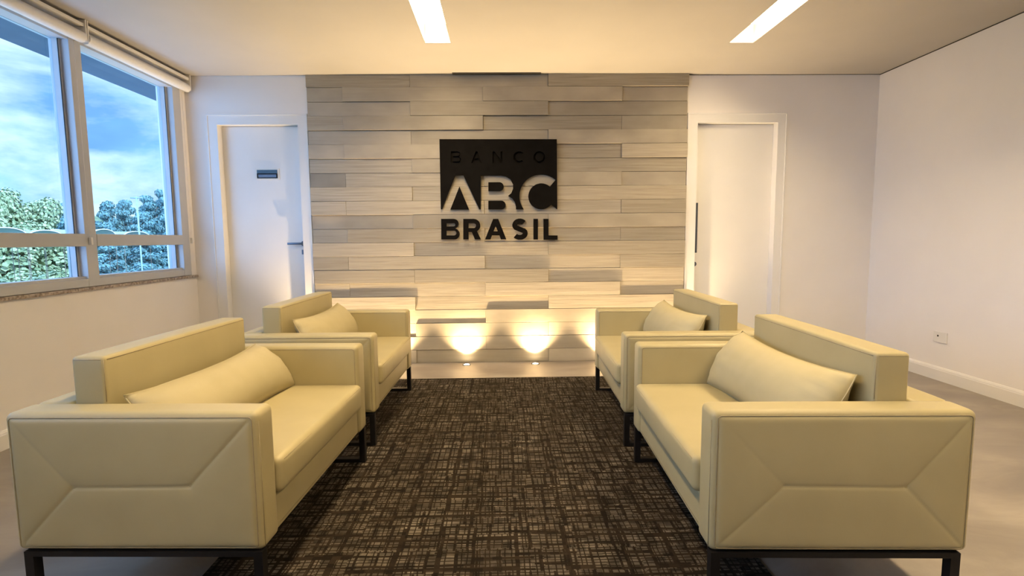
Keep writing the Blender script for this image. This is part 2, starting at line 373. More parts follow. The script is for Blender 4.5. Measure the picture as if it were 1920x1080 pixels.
door(1, *DO[0], -2.60, -1.712, 2.268, True, left_hw)
door(2, *DO[1], 1.702, 2.614, 2.262, False, right_hw)
# sliding name plate on the left door
t = empty('door_plate', (-2.123, D+.072, 1.752), label='small dark blue and white sliding plate on the left door', cat='sign')
bm = bmesh.new(); box(bm, -.108, .108, -.006, 0, -.050, .050, bev=.002); link('plate', bm, PLAST, t)['label'] = 'white backing plate'
bm = bmesh.new(); box(bm, -.092, .092, -.009, -.006, .006, .038); link('header_strip', bm, TEAL, t)['label'] = 'dark teal strip'
bm = bmesh.new()
for q in ((-.092,.092,-.038,-.030), (-.092,.092,-.004,.006), (-.092,-.082,-.030,-.004), (.082,.092,-.030,-.004)): box(bm, q[0], q[1], -.011, -.006, q[2], q[3])
link('slot_frame', bm, BLACKM, t)['label'] = 'black frame'
bm = bmesh.new(); box(bm, -.082, .082, -.0085, -.006, -.030, -.004); link('slider', bm, BLUEGREY, t)['label'] = 'blue grey insert'

# ---------------------------------------------------------------- windows
GX = XL-.095   # glass plane
mull = [(3.505, 3.60), (2.405, 2.50), (1.305, 1.40), (.205, .30), (-.895, -.80)]
edges = [4.557]+[v for p in mull for v in (p[1], p[0])]+[WY0+.1]
bays = [(edges[2*i+1], edges[2*i]) for i in range(len(edges)//2)]
for n, (ya, yb) in enumerate(bays, 1):
    yc = (ya+yb)/2; e = empty('window_%d' % n, (XL, yc, SILL), kind='structure')
    hi = 2.453
    bm = bmesh.new()
    ja, jb = ya-yc, yb-yc
    # inner-facing box mullion on the far side of this bay (the near one belongs to the next bay)
    far = (mull[n-2][1]-yc) if n > 1 else WY1-yc
    box(bm, -.13, 0, jb, far, .024, HEAD-SILL, bev=.003)
    if n == len(bays): box(bm, -.13, 0, WY0-yc, ja, .024, HEAD-SILL, bev=.003)
    box(bm, -.12, -.004, ja, jb, hi-SILL, HEAD-SILL)                 # head
    box(bm, -.13, -.002, ja, jb, .024, .078, bev=.003)               # bottom rail
    box(bm, -.10, -.02, ja, jb, .078, .094)
    box(bm, -.11, -.03, ja, ja+.016, .09, hi-SILL); box(bm, -.11, -.055, jb-.020, jb, .09, hi-SILL)
    link('window_frame', bm, ALU, e)
    bm = bmesh.new(); box(bm, -.085, .004, ja, jb, 1.118-SILL, 1.202-SILL, bev=.004); link('transom', bm, ALU, e)
    bm = bmesh.new(); box(bm, -.056, -.050, jb-.0215, jb-.0195, .095, hi-SILL); link('gasket', bm, DARKGAP, e)['label'] = 'thin dark rubber gasket'
    for z0, z1 in ((.094, 1.118-SILL), (1.202-SILL, hi-SILL)):
        bm = bmesh.new(); box(bm, -.098, -.092, ja+.016, jb-.020, z0, z1); link('glass_pane', bm, GLASS, e)
# roller blinds under the ceiling
def blind(y0, y1, lb):
    t = empty('roller_blind', (XL+.045, (y0+y1)/2, 2.49), label=lb, cat='roller blind', group='roller blinds rolled up above the windows')
    h = (y1-y0)/2
    bm = bmesh.new(); n = 28
    R = [[bm.verts.new((.036*math.cos(2*PI*k/n), y, .036*math.sin(2*PI*k/n)-.005)) for k in range(n)] for y in (-h+.012, h-.012)]
    for k in range(n): bm.faces.new((R[0][k], R[0][(k+1) % n], R[1][(k+1) % n], R[1][k])).smooth = True
    for r_ in R: bm.faces.new(r_)
    link('fabric_roll', bm, BLINDM, t, smooth=True)
    bm = bmesh.new(); box(bm, -.044, .020, -h+.008, h-.008, .062, .082); link('head_rail', bm, BLINDM, t)
    for s in (-1, 1):
        bm = bmesh.new(); y = s*(h-.006)
        box(bm, -.044, .030, y-.004, y+.004, -.03, .107, bev=.002); disc(bm, (0, -.005), .040, y-.0045, y+.0045, 24, axis='z') if False else None
        link('bracket', bm, PLAST, t)
    bm = bmesh.new(); box(bm, -.044, -.022, h-.045, h-.030, -1.362, -1.312, bev=.003); tube(bm, [(-.033, h-.0375, -1.32), (-.033, h-.0375, -.03)], .0012, 6); link('chain', bm, PLAST, t)['label'] = 'thin pull chain with white holder'
for i, (a, b) in enumerate([(3.575, 4.705), (2.45, 3.57), (1.35, 2.445), (.25, 1.345)]):
    blind(a, b, ['rolled up off-white blind above the window nearest the left door', 'rolled up off-white blind above the window at the left edge of the photo', 'rolled up off-white blind third from the back wall', 'rolled up off-white blind fourth from the back wall'][i])

# ---------------------------------------------------------------- plank cladding
t = tag(bpy.data.objects.new('wall_cladding', None), 'wall of offset grey wooden planks lit from the floor between the doors', 'wall cladding'); COL.objects.link(t); t.location = (0, D, 0)
odd = [-1.708, -.792, .436, 1.698]; even = [-1.708, -1.388, -.146, 1.10, 1.698]
rows = ['LLP','LMPL','LPL','MPLL','LLP','MPLP','LML','LLPL','PMP','PPMP','LPP','LPLL','PLP','PPLP','PPL','LLPL','PLP','PLPP','LPP','PPPP','PMP']
rows[17] = 'PLPP'
lev = {'P': .036, 'M': .029, 'L': .024}
bm = bmesh.new(); tone = bm.loops.layers.float_color.new('tone'); rnd = random.Random(4)
rh = .1245
# one run of planks; tone.y says how rough sawn the plank is
for i, code in enumerate(rows):
    k = 20-i; z0, z1 = rh*k+.0014, min(rh*(k+1)-.0014, H-.0015)
    ed = odd if i % 2 == 0 else even
    for j, c in enumerate(code):
        x0, x1 = ed[j]+.0008, ed[j+1]-.0008
        jig = rnd.uniform(-.0008, .0008); yf = -(lev[c] if i > 10 else {'P': .044, 'M': .034, 'L': .022}[c])+jig
        if j == 0: x0 += rnd.uniform(0, .006)
        if j == len(code)-1: x1 -= rnd.uniform(0, .005)
        before = len(bm.faces)
        fs = box(bm, x0, x1, yf, -.001, z0, z1, bev=.0012, seg=1)
        bm.faces.ensure_lookup_table()
        a = rnd.random(); bb = (1.0 if (i in (8,9,11,12,13,14,15,16) or rnd.random() < .25) else rnd.uniform(0,.35))
        if i >= 17: bb *= .35
        cc = rnd.random()
        for f in bm.faces[before:]:
            for lp in f.loops: lp[tone] = (a, bb, cc, 1)
link('plank_panel', bm, PLANK, t, sharp=True)

# ---------------------------------------------------------------- sign
SG = {"panel":[[[-0.534,2.03],[0.509,2.025],[0.513,1.407],[0.466,1.446],[0.456,1.446],[0.446,1.436],[0.435,1.428],[0.424,1.421],[0.411,1.415],[0.398,1.411],[0.385,1.409],[0.371,1.408],[0.357,1.409],[0.344,1.411],[0.33,1.415],[0.318,1.42],[0.306,1.427],[0.295,1.435],[0.285,1.444],[0.276,1.454],[0.269,1.466],[0.262,1.478],[0.258,1.491],[0.255,1.504],[0.253,1.517],[0.253,1.531],[0.255,1.544],[0.258,1.557],[0.263,1.57],[0.269,1.582],[0.276,1.593],[0.285,1.603],[0.295,1.612],[0.306,1.62],[0.318,1.627],[0.331,1.632],[0.344,1.635],[0.357,1.638],[0.371,1.638],[0.385,1.637],[0.398,1.634],[0.411,1.63],[0.424,1.625],[0.435,1.618],[0.446,1.609],[0.499,1.67],[0.486,1.681],[0.472,1.69],[0.457,1.698],[0.441,1.705],[0.425,1.71],[0.409,1.714],[0.392,1.717],[0.375,1.718],[0.358,1.718],[0.342,1.716],[0.325,1.713],[0.309,1.709],[0.293,1.703],[0.277,1.696],[0.263,1.688],[0.249,1.678],[0.236,1.668],[0.224,1.656],[0.213,1.643],[0.203,1.629],[0.195,1.615],[0.188,1.6],[0.182,1.584],[0.177,1.568],[0.174,1.552],[0.172,1.535],[0.172,1.518],[0.173,1.502],[0.176,1.485],[0.18,1.469],[0.186,1.453],[0.193,1.438],[0.201,1.423],[0.21,1.409],[0.14,1.41],[0.14,1.435],[0.131,1.474],[0.109,1.506],[0.071,1.53],[0.098,1.552],[0.115,1.592],[0.116,1.632],[0.093,1.677],[0.054,1.701],[0.009,1.71],[-0.174,1.711],[-0.178,1.412],[-0.19,1.412],[-0.329,1.715],[-0.403,1.715],[-0.526,1.415],[-0.535,1.415]],[[-0.435,1.923],[-0.373,1.923],[-0.366,1.921],[-0.359,1.918],[-0.354,1.913],[-0.35,1.906],[-0.349,1.899],[-0.351,1.891],[-0.354,1.885],[-0.36,1.88],[-0.366,1.876],[-0.365,1.875],[-0.358,1.871],[-0.352,1.867],[-0.348,1.862],[-0.345,1.855],[-0.345,1.848],[-0.346,1.841],[-0.349,1.835],[-0.353,1.829],[-0.359,1.825],[-0.365,1.822],[-0.372,1.821],[-0.437,1.822]],[[-0.215,1.922],[-0.199,1.922],[-0.162,1.82],[-0.18,1.82],[-0.187,1.841],[-0.23,1.841],[-0.238,1.821],[-0.255,1.821]],[[-0.065,1.921],[-0.047,1.921],[0.006,1.849],[0.007,1.921],[0.024,1.921],[0.023,1.819],[0.006,1.819],[-0.048,1.891],[-0.049,1.82],[-0.066,1.82]],[[0.208,1.907],[0.2,1.912],[0.192,1.916],[0.183,1.919],[0.174,1.92],[0.165,1.919],[0.156,1.917],[0.148,1.913],[0.14,1.908],[0.134,1.902],[0.128,1.895],[0.124,1.887],[0.122,1.878],[0.121,1.869],[0.122,1.86],[0.124,1.852],[0.128,1.844],[0.133,1.836],[0.14,1.83],[0.147,1.825],[0.156,1.821],[0.164,1.819],[0.174,1.818],[0.183,1.819],[0.191,1.822],[0.2,1.826],[0.207,1.831],[0.196,1.844],[0.19,1.84],[0.183,1.837],[0.176,1.835],[0.169,1.835],[0.162,1.837],[0.155,1.84],[0.149,1.844],[0.145,1.849],[0.141,1.856],[0.139,1.862],[0.138,1.869],[0.139,1.876],[0.141,1.883],[0.145,1.889],[0.15,1.894],[0.156,1.898],[0.162,1.901],[0.169,1.903],[0.177,1.903],[0.184,1.901],[0.19,1.898],[0.196,1.894]],[[0.405,1.868],[0.404,1.857],[0.4,1.846],[0.394,1.836],[0.386,1.828],[0.377,1.822],[0.366,1.818],[0.354,1.816],[0.343,1.817],[0.332,1.82],[0.322,1.826],[0.313,1.833],[0.306,1.842],[0.302,1.853],[0.3,1.864],[0.3,1.875],[0.303,1.886],[0.308,1.896],[0.315,1.905],[0.324,1.912],[0.334,1.917],[0.346,1.919],[0.357,1.92],[0.368,1.917],[0.379,1.913],[0.388,1.906],[0.396,1.898],[0.401,1.888],[0.404,1.877]]],"isl":[[[[-0.365,1.615],[-0.283,1.411],[-0.45,1.412]]],[[[-0.106,1.651],[-0.007,1.651],[0.005,1.649],[0.016,1.643],[0.025,1.634],[0.03,1.623],[0.032,1.611],[0.03,1.599],[0.024,1.588],[0.015,1.58],[0.004,1.574],[-0.008,1.572],[-0.107,1.573]]],[[[-0.108,1.487],[0.009,1.487],[0.021,1.485],[0.032,1.479],[0.041,1.471],[0.046,1.46],[0.048,1.448],[0.046,1.436],[0.04,1.425],[0.032,1.417],[0.021,1.412],[0.009,1.41],[-0.109,1.411]]],[[[-0.418,1.909],[-0.373,1.909],[-0.368,1.908],[-0.364,1.905],[-0.361,1.901],[-0.36,1.896],[-0.361,1.89],[-0.364,1.886],[-0.368,1.883],[-0.374,1.882],[-0.419,1.882]]],[[[-0.419,1.868],[-0.372,1.868],[-0.365,1.867],[-0.36,1.863],[-0.356,1.858],[-0.355,1.851],[-0.356,1.845],[-0.36,1.84],[-0.366,1.836],[-0.372,1.835],[-0.42,1.835]]],[[[-0.208,1.897],[-0.194,1.861],[-0.222,1.861]]],[[[0.388,1.868],[0.387,1.859],[0.383,1.85],[0.376,1.842],[0.368,1.837],[0.359,1.834],[0.35,1.833],[0.34,1.835],[0.332,1.84],[0.325,1.846],[0.32,1.855],[0.317,1.864],[0.317,1.873],[0.32,1.882],[0.325,1.89],[0.332,1.897],[0.341,1.901],[0.35,1.903],[0.36,1.902],[0.369,1.899],[0.377,1.893],[0.383,1.886],[0.387,1.877]]]],"let":[[[[-0.534,1.329],[-0.422,1.328],[-0.409,1.326],[-0.396,1.32],[-0.387,1.31],[-0.381,1.298],[-0.379,1.284],[-0.382,1.271],[-0.388,1.259],[-0.398,1.249],[-0.41,1.243],[-0.407,1.241],[-0.395,1.234],[-0.385,1.226],[-0.377,1.216],[-0.372,1.204],[-0.371,1.192],[-0.373,1.179],[-0.378,1.167],[-0.386,1.157],[-0.396,1.149],[-0.408,1.144],[-0.421,1.143],[-0.538,1.144]],[[-0.487,1.291],[-0.423,1.291],[-0.417,1.29],[-0.412,1.286],[-0.409,1.281],[-0.408,1.276],[-0.409,1.27],[-0.413,1.265],[-0.418,1.262],[-0.423,1.261],[-0.488,1.261]],[[-0.489,1.222],[-0.42,1.221],[-0.412,1.22],[-0.405,1.215],[-0.401,1.209],[-0.399,1.201],[-0.401,1.193],[-0.406,1.186],[-0.413,1.182],[-0.421,1.18],[-0.49,1.181]]],[[[-0.336,1.327],[-0.242,1.327],[-0.229,1.325],[-0.217,1.321],[-0.206,1.314],[-0.197,1.305],[-0.19,1.294],[-0.186,1.282],[-0.184,1.27],[-0.185,1.257],[-0.189,1.244],[-0.195,1.233],[-0.204,1.223],[-0.214,1.216],[-0.179,1.141],[-0.233,1.141],[-0.261,1.208],[-0.291,1.209],[-0.292,1.142],[-0.339,1.142]],[[-0.289,1.29],[-0.243,1.289],[-0.235,1.287],[-0.228,1.283],[-0.223,1.276],[-0.221,1.267],[-0.223,1.259],[-0.228,1.252],[-0.235,1.247],[-0.244,1.246],[-0.29,1.246]]],[[[-0.067,1.325],[-0.021,1.325],[0.051,1.139],[0.002,1.139],[-0.012,1.176],[-0.079,1.177],[-0.094,1.14],[-0.143,1.14]],[[-0.045,1.26],[-0.027,1.214],[-0.064,1.214]]],[[[0.226,1.304],[0.218,1.312],[0.207,1.319],[0.195,1.323],[0.181,1.326],[0.168,1.326],[0.155,1.324],[0.142,1.32],[0.131,1.314],[0.121,1.305],[0.113,1.294],[0.108,1.282],[0.105,1.269],[0.107,1.256],[0.111,1.243],[0.125,1.227],[0.164,1.21],[0.203,1.195],[0.198,1.197],[0.199,1.195],[0.199,1.193],[0.199,1.192],[0.198,1.19],[0.196,1.187],[0.193,1.185],[0.188,1.182],[0.182,1.18],[0.175,1.18],[0.169,1.18],[0.162,1.181],[0.157,1.183],[0.152,1.186],[0.147,1.19],[0.117,1.156],[0.126,1.149],[0.138,1.142],[0.151,1.137],[0.164,1.135],[0.178,1.135],[0.192,1.136],[0.205,1.141],[0.217,1.147],[0.228,1.155],[0.237,1.166],[0.242,1.178],[0.245,1.192],[0.243,1.206],[0.238,1.219],[0.223,1.235],[0.182,1.251],[0.147,1.266],[0.152,1.263],[0.151,1.266],[0.151,1.268],[0.151,1.27],[0.152,1.272],[0.154,1.274],[0.157,1.277],[0.161,1.279],[0.166,1.281],[0.171,1.281],[0.177,1.281],[0.182,1.28],[0.187,1.278],[0.191,1.276],[0.195,1.272]]],[[[0.298,1.322],[0.338,1.322],[0.337,1.136],[0.297,1.136]]],[[[0.389,1.322],[0.434,1.321],[0.434,1.173],[0.516,1.172],[0.516,1.131],[0.389,1.133]]]]}
t = empty('wall_sign', (0, 4.69, 1.6), label='black cut-out bank sign mounted on the plank wall', cat='sign')
def off(ps): return [[(x, z-1.6) for x, z in p] for p in ps]
bm = bmesh.new(); prism(bm, off(SG['panel']), -.035, -.005)
for q in SG['isl']: prism(bm, off(q), -.035, -.005)
link('sign_panel', bm, SIGNB, t)['label'] = 'black square panel with cut-out letters'
bm = bmesh.new(); box(bm, -.47, .46, -.0115, -.0055, .19, .345); link('backing_plate', bm, SIGNB, t)
for q in SG['let']:
    bm = bmesh.new(); prism(bm, off(q), -.035, -.012); link('letter', bm, SIGNB, t)

# ---------------------------------------------------------------- floor uplights
k = 0
for x in (-1.585, -.955, -.325, .306, .935, 1.565):
    t = empty('floor_uplight', (x, 4.61, 0), label=['round floor uplight furthest left by the plank wall', 'round floor uplight behind the far left armchair', 'left of the two glowing floor uplights seen between the armchairs', 'right of the two glowing floor uplights seen between the armchairs', 'round floor uplight behind the far right armchair', 'round floor uplight furthest right by the plank wall'][k], cat='floor light', group='floor uplights under the plank wall'); k += 1
    bm = bmesh.new(); n = 28
    prof = [(.040, .0), (.040, .003), (.026, .004), (.025, .0015)]
    R = [[bm.verts.new((r*math.cos(2*PI*q/n), r*math.sin(2*PI*q/n), z+.0002)) for q in range(n)] for r, z in prof]
    for a, b in zip(R, R[1:]):
        for q in range(n): bm.faces.new((a[q], a[(q+1) % n], b[(q+1) % n], b[q]))
    link('trim_ring', bm, STEEL, t)
    bm = bmesh.new(); disc(bm, (0, 0), .0245, .0005, .0022, 24); link('lens', bm, LENSM, t)
    ld = bpy.data.lights.new('uplight_lamp', 'SPOT'); ld.energy = UPLIGHT_POWER; ld.color = (1., .70, .36); ld.spot_size = math.radians(108); ld.spot_blend = 1.; ld.shadow_soft_size = .010
    lo = bpy.data.objects.new('lamp', ld); COL.objects.link(lo); lo.parent = t; lo.location = (0, 0, .010); lo.rotation_euler = (PI, 0, 0)

# ---------------------------------------------------------------- outlet
t = empty('wall_outlet', (XR, 3.90, .342), label='white wall socket low on the right wall', cat='wall socket')
bm = bmesh.new(); box(bm, -.009, 0, -.062, .062, -.042, .042, bev=.003); link('cover_plate', bm, PLAST, t)
bm = bmesh.new(); disc(bm, (.018, .010), .0075, -.0100, -.0085, 16, axis='x'); link('socket_hole', bm, DARKGAP, t)['label'] = 'small dark hole'

# ---------------------------------------------------------------- rug
bm = bmesh.new(); box(bm, -1.03, .90, .75, 4.13, 0, .008, bev=.003); tag(link('rug', bm, RUG), 'dark brown rug with an irregular crosshatch pattern between the armchairs', 'rug')

# ---------------------------------------------------------------- armchairs
AW, AD, AT, ZB, ZT, ZS, ZC = 1.073, .774, .112, .182, .620, .4365, .311
def seg_d(p, a, b):
    ax, ay = a; bx, by = b; dx, dy = bx-ax, by-ay; t = max(0, min(1, ((p[0]-ax)*dx+(p[1]-ay)*dy)/(dx*dx+dy*dy)))
    return math.hypot(p[0]-ax-t*dx, p[1]-ay-t*dy)
def side_panel(bm, sgn, yface, ydir, weights, a0=.018, a1=AD-.018, z0=ZB+.014, z1=ZT-.016, nx=150, nz=84):
    """quilted leather panel lying on an arm face: padded fields parted by stitched grooves"""
    F1, F2 = (.215, .392), (.575, .388)
    segs = [(F1, F2, weights[0]), (F1, (a0, z1), weights[1]), (F1, (a0, z0), weights[2]), (F2, (a1, z0), weights[3]), (F2, (a1, z1), weights[4])]
    gr = []
    for i in range(nx+1):
        a = a0+(a1-a0)*i/nx; row = []
        for j in range(nz+1):
            z = z0+(z1-z0)*j/nz
            ed = min(a-a0, a1-a, z-z0, z1-z)
            h = .0045*(1-math.exp(-(ed/.006)**1.2))+.0035*(1-math.exp(-ed/.05)) if ed > 0 else -.001
            for p, q, w in segs:
                if w:
                    d = seg_d((a, z), p, q); h -= w*(.0036*math.exp(-(d/.0042)**2)+.0022*math.exp(-(d/.022)**2))
            row.append(bm.verts.new((sgn*a, yface+ydir*max(h, -.001), z)))
        gr.append(row)
    for i in range(nx):
        for j in range(nz):
            f = bm.faces.new((gr[i][j], gr[i+1][j], gr[i+1][j+1], gr[i][j+1])); f.smooth = True
def seam(bm, sgn, pts, r=.0013):
    tube(bm, [(sgn*x, y, z) for x, y, z in pts], r, 6, mi=1)
def rect_seam(bm, sgn, y, a0, a1, z0, z1, r=.0014, c=.012):
    pts = []
    for cx, cz, s in ((a0+c, z0+c, 180), (a1-c, z0+c, 270), (a1-c, z1-c, 0), (a0+c, z1-c, 90)):
        for k in range(5):
            an = math.radians(s+22.5*k); pts.append((sgn*(cx+c*math.cos(an)), y, cz+c*math.sin(an)))
    tube(bm, pts, r, 6, mi=1, closed=True)
def S2(sgn, a0, a1): return (min(sgn*a0, sgn*a1), max(sgn*a0, sgn*a1))
def armchair(sgn, weights, loc, rz, label):
    t = empty('armchair', loc, rz, label=label, cat='armchair', group='cream leather armchairs facing each other across the rug')
    for near in (True, False):
        y0, y1 = (.006, AT) if near else (AW-AT, AW-.006)
        bm = bmesh.new(); x0, x1 = S2(sgn, 0, AD)
        rbox(bm, (x0, y0, ZB), (x1, y1, ZT), .020, 14, (.001, .0, .002))
        yf, dr = (.006, -1) if near else (AW-.006, 1)
        side_panel(bm, sgn, yf, dr, weights); rect_seam(bm, sgn, yf-.0*dr, .016, AD-.016, ZB+.012, ZT-.014)
        yi = AT if near else AW-AT
        rect_seam(bm, sgn, yi, .016, AD-.12, .30, ZT-.014)
        seam(bm, sgn, [(.001, y0+(.012 if near else y1-y0-.012), ZB+.01), (.001, y0+(.012 if near else y1-y0-.012), ZT-.03)], .0008)
        link('armrest', bm, [LEATHER, THREAD], t, sharp=True)
    # base with the front rail
    bm = bmesh.new(); x0, x1 = S2(sgn, .012, AD-.125); rbox(bm, (x0, AT-.004, ZB+.002), (x1, AW-AT+.004, ZC-.001), .010, 14, (.003, 0, 0))
    seam(bm, sgn, [(.0095, AT+.02, ZB+.022), (.0085, AW/2, ZB+.022), (.0095, AW-AT-.02, ZB+.022)], .0008)
    link('seat_base', bm, [LEATHER, THREAD], t)
    # seat cushion
    bm = bmesh.new(); x0, x1 = S2(sgn, -.016, .540); rbox(bm, (x0, AT+.001, ZC+.001), (x1, AW-AT-.001, ZS-.003), .022, 16, (.006, 0, .010))
    fz = [(-.0145, AT+.022+(AW-2*AT-.044)*i/10, ZS-.016) for i in range(11)]
    seam(bm, sgn, fz, .0012); seam(bm, sgn, [(-.0145, p[1], ZC+.018) for p in fz], .0012)
    link('seat_cushion', bm, [LEATHER, THREAD], t)
    # back: low rail and tall cushion
    bm = bmesh.new(); x0, x1 = S2(sgn, .652, AD); rbox(bm, (x0, AT-.004, ZB+.002), (x1, AW-AT+.004, ZT-.001), .018, 14, (.0, 0, .001))
    link('back_rail', bm, [LEATHER, THREAD], t)
    bm = bmesh.new(); x0, x1 = S2(sgn, .541, .650); rbox(bm, (x0, AT+.004, ZS-.09), (x1, AW-AT-.004, .768), .013, 16, (.006, .002, .004))
    a, b, z = .545, AT+.012, .765
    seam(bm, sgn, [(.541, AT+.016+(AW-2*AT-.032)*i/10, .757) for i in range(11)], .0016)
    for bb in (AT+.007, AW-AT-.007): seam(bm, sgn, [(.5455, bb, .62), (.5455, bb, .757)], .0012)
    seam(bm, sgn, [(.552, AT+.0045, .758), (.640, AT+.0045, .758)], .0012)
    link('back_cushion', bm, [LEATHER, THREAD], t)
    # flat steel loop legs, one on each side
    for y0 in (.004, AW-.034):
        bm = bmesh.new(); y1 = y0+.030
        for a0, a1, z0, z1 in ((.006, .034, .0, ZB-.001), (.722, .750, .0, ZB-.001), (.034, .722, .0, .018), (.034, .722, ZB-.017, ZB-.001)):
            x0, x1 = S2(sgn, a0, a1); box(bm, x0, x1, y0, y1, z0, z1)
        link('leg_frame', bm, BLACKM, t)
    return t
WL = (1.0, 1.0, .0, 1.1, .30); WR = (.8, .22, .55, .65, .75)
RUGZ = .0081
chairs = []
cl = armchair(-1, WL, (-.738, 1.502, RUGZ), -.0367, 'near left cream leather armchair, cut by the lower left of the photo')
cr_ = armchair(1, WR, (.620, 1.450, RUGZ), -.0404, 'near right cream leather armchair with the quilted side facing the viewer')
c2 = copy_tree(cl); c2.location = (-.700, 2.753, RUGZ); c2.rotation_euler = (0, 0, -.0150); c2['label'] = 'far left cream leather armchair in front of the left door'
c3 = copy_tree(cr_); c3.location = (.656, 2.684, RUGZ); c3.rotation_euler = (0, 0, -.0351); c3['label'] = 'far right cream leather armchair nearest the right door'

def pillow(chair, sgn, a, b, z, length, height, thick, lean, yaw, roll, seed, label):
    """lumbar pillow: two bulged faces meeting in a seam, with drawn-out corners"""
    rn = random.Random(seed); n, m = 44, 22; bm = bmesh.new(); from mathutils import noise
    fr = []; bk = []
    for i in range(n+1):
        u = -1+2*i/n; rf = []; rb = []
        for j in range(m+1):
            v = -1+2*j/m
            px = u*length/2*(1+.035*(1-v*v)); pz = v*height/2*(1-.17*(1-abs(u)**2.2))
            T = thick/2*max(0, 1-abs(u)**4.5)**.60*max(0, 1-abs(v)**2.4)**.58
            wr = .006*noise.noise(Vector((u*3+seed, v*5, 1)))*(abs(u)**3+.15)+.004*noise.noise(Vector((u*9+seed, v*9, 3)))*abs(u)**2
            T = T+ (wr if T > .002 else 0)
            rf.append(bm.verts.new((px, -max(T, .0), pz))); rb.append(rf[-1] if (i in (0, n) or j in (0, m)) else bm.verts.new((px, max(T*.9, .0004), pz)))
        fr.append(rf); bk.append(rb)
    for i in range(n):
        for j in range(m):
            for G in (fr, bk):
                vs = [G[i][j], G[i+1][j], G[i+1][j+1], G[i][j+1]]
                try: bm.faces.new(vs if G is fr else vs[::-1]).smooth = True
                except ValueError: pass
    rim = [fr[i][0].co.copy() for i in range(n+1)]+[fr[n][j].co.copy() for j in range(1, m+1)]+[fr[i][m].co.copy() for i in range(n-1, -1, -1)]+[fr[0][j].co.copy() for j in range(m-1, 0, -1)]
    tube(bm, rim, .0022, 6, mi=0, closed=True)
    me = bpy.data.meshes.new('lumbar_pillow'); bm.to_mesh(me); bm.free(); me.materials.append(PILLOW)
    o = bpy.data.objects.new('lumbar_pillow', me); COL.objects.link(o)
    # local frame: length along the chair's width, front face towards the seat front
    Rl = Matrix.Rotation(roll, 4, 'Y'); Rt = Matrix.Rotation(lean, 4, 'X')
    base = Matrix.Rotation((-PI/2 if sgn > 0 else PI/2)+yaw, 4, 'Z')
    cm = Matrix.Translation(chair.location) @ Matrix.Rotation(chair.rotation_euler[2], 4, 'Z')
    o.matrix_world = cm @ Matrix.Translation((sgn*a, b, z)) @ base @ Rt @ Rl
    tag(o, label, 'pillow', 'lumbar pillows on the armchairs'); return o
pillow(cl, -1, .405, .550, .530, .83, .285, .190, -.74, 0, 0, 3, 'long cream pillow on the near left armchair')
pillow(cr_, 1, .422, .560, .555, .80, .310, .185, -.56, .03, 0, 8, 'long cream pillow on the near right armchair')
pillow(c2, -1, .425, .560, .556, .78, .300, .165, -.55, .0, 0, 5, 'long cream pillow on the far left armchair')
pillow(c3, 1, .425, .600, .556, .76, .300, .175, -.52, .04, 0, 9, 'long cream pillow on the far right armchair')

# ---------------------------------------------------------------- outside
# roof overhang of the building above the windows
bm = bmesh.new(); box(bm, -3.94, XL-.26, -6, 9, 2.76, 3.05); box(bm, XL-.26, XL-.14, -6, 9, 2.55, 2.76); struct(link('trim_4', bm, SOFFIT))
bm = bmesh.new(); box(bm, -3.94, XR+.6, -6, 9, 3.05, 3.25); struct(link('trim_5', bm, SOFFIT))
bm = bmesh.new(); nx, ny = 30, 40; gr = []
for i in range(nx+1):
    x = -12-108*i/nx; gr.append([bm.verts.new((x, -30+190*j/ny, -8+max(0, (-x-62))*.30+.5*math.sin(x*.3)*math.cos(j*.7))) for j in range(ny+1)])
for i in range(nx):
    for j in range(ny): bm.faces.new((gr[i][j], gr[i+1][j], gr[i+1][j+1], gr[i][j+1])).smooth = True
GROUND = mat('hillside undergrowth', (.12,.18,.09), .9, fn=noisy((.06,.12,.06), (.20,.26,.14), .5, .3, 2.))
tag(link('hillside', bm, GROUND), kind='structure')

def leafmat(name, c1, c2):
    def fn(nt, b):
        gm = N(nt, 'ShaderNodeNewGeometry'); r = ramp(nt, [(0, c1), (1, c2)]); nt.links.new(gm.outputs['Random Per Island'], r.inputs[0]); nt.links.new(r.outputs[0], b.inputs['Base Color'])
    return mat(name, c1, .8, spec=.2, fn=fn)
LEAF_P = leafmat('pale green foliage', (.17,.24,.12), (.50,.56,.32))
LEAF_D = leafmat('haze tinted pine foliage', (.09,.19,.20), (.20,.34,.33))  # bluish haze and cloud shade are put into this leaf colour
BARK = mat('tree bark', (.14,.11,.08), .9, fn=noisy((.10,.08,.06), (.18,.15,.11), 3., .3))
def leaves(bm, c, R, n, size, rn):
    for _ in range(n):
        d = Vector((rn.gauss(0,1), rn.gauss(0,1), rn.gauss(0,1))).normalized(); p = Vector(c)+Vector((d.x*R[0], d.y*R[1], d.z*R[2]))*rn.uniform(.72, 1.05)
        nn = (d+Vector((rn.uniform(-.6,.6), rn.uniform(-.6,.6), rn.uniform(-.2,.9)))).normalized(); s = nn.orthogonal().normalized(); t_ = nn.cross(s); an = rn.uniform(0, 6.28); s, t_ = s*math.cos(an)+t_*math.sin(an), t_*math.cos(an)-s*math.sin(an)
        z = size*rn.uniform(.6, 1.4)
        bm.faces.new([bm.verts.new(p+s*z*a+t_*z*b_) for a, b_ in ((-.5,-.2), (.1,-.5), (.5,.1), (.05,.5), (-.4,.35))])
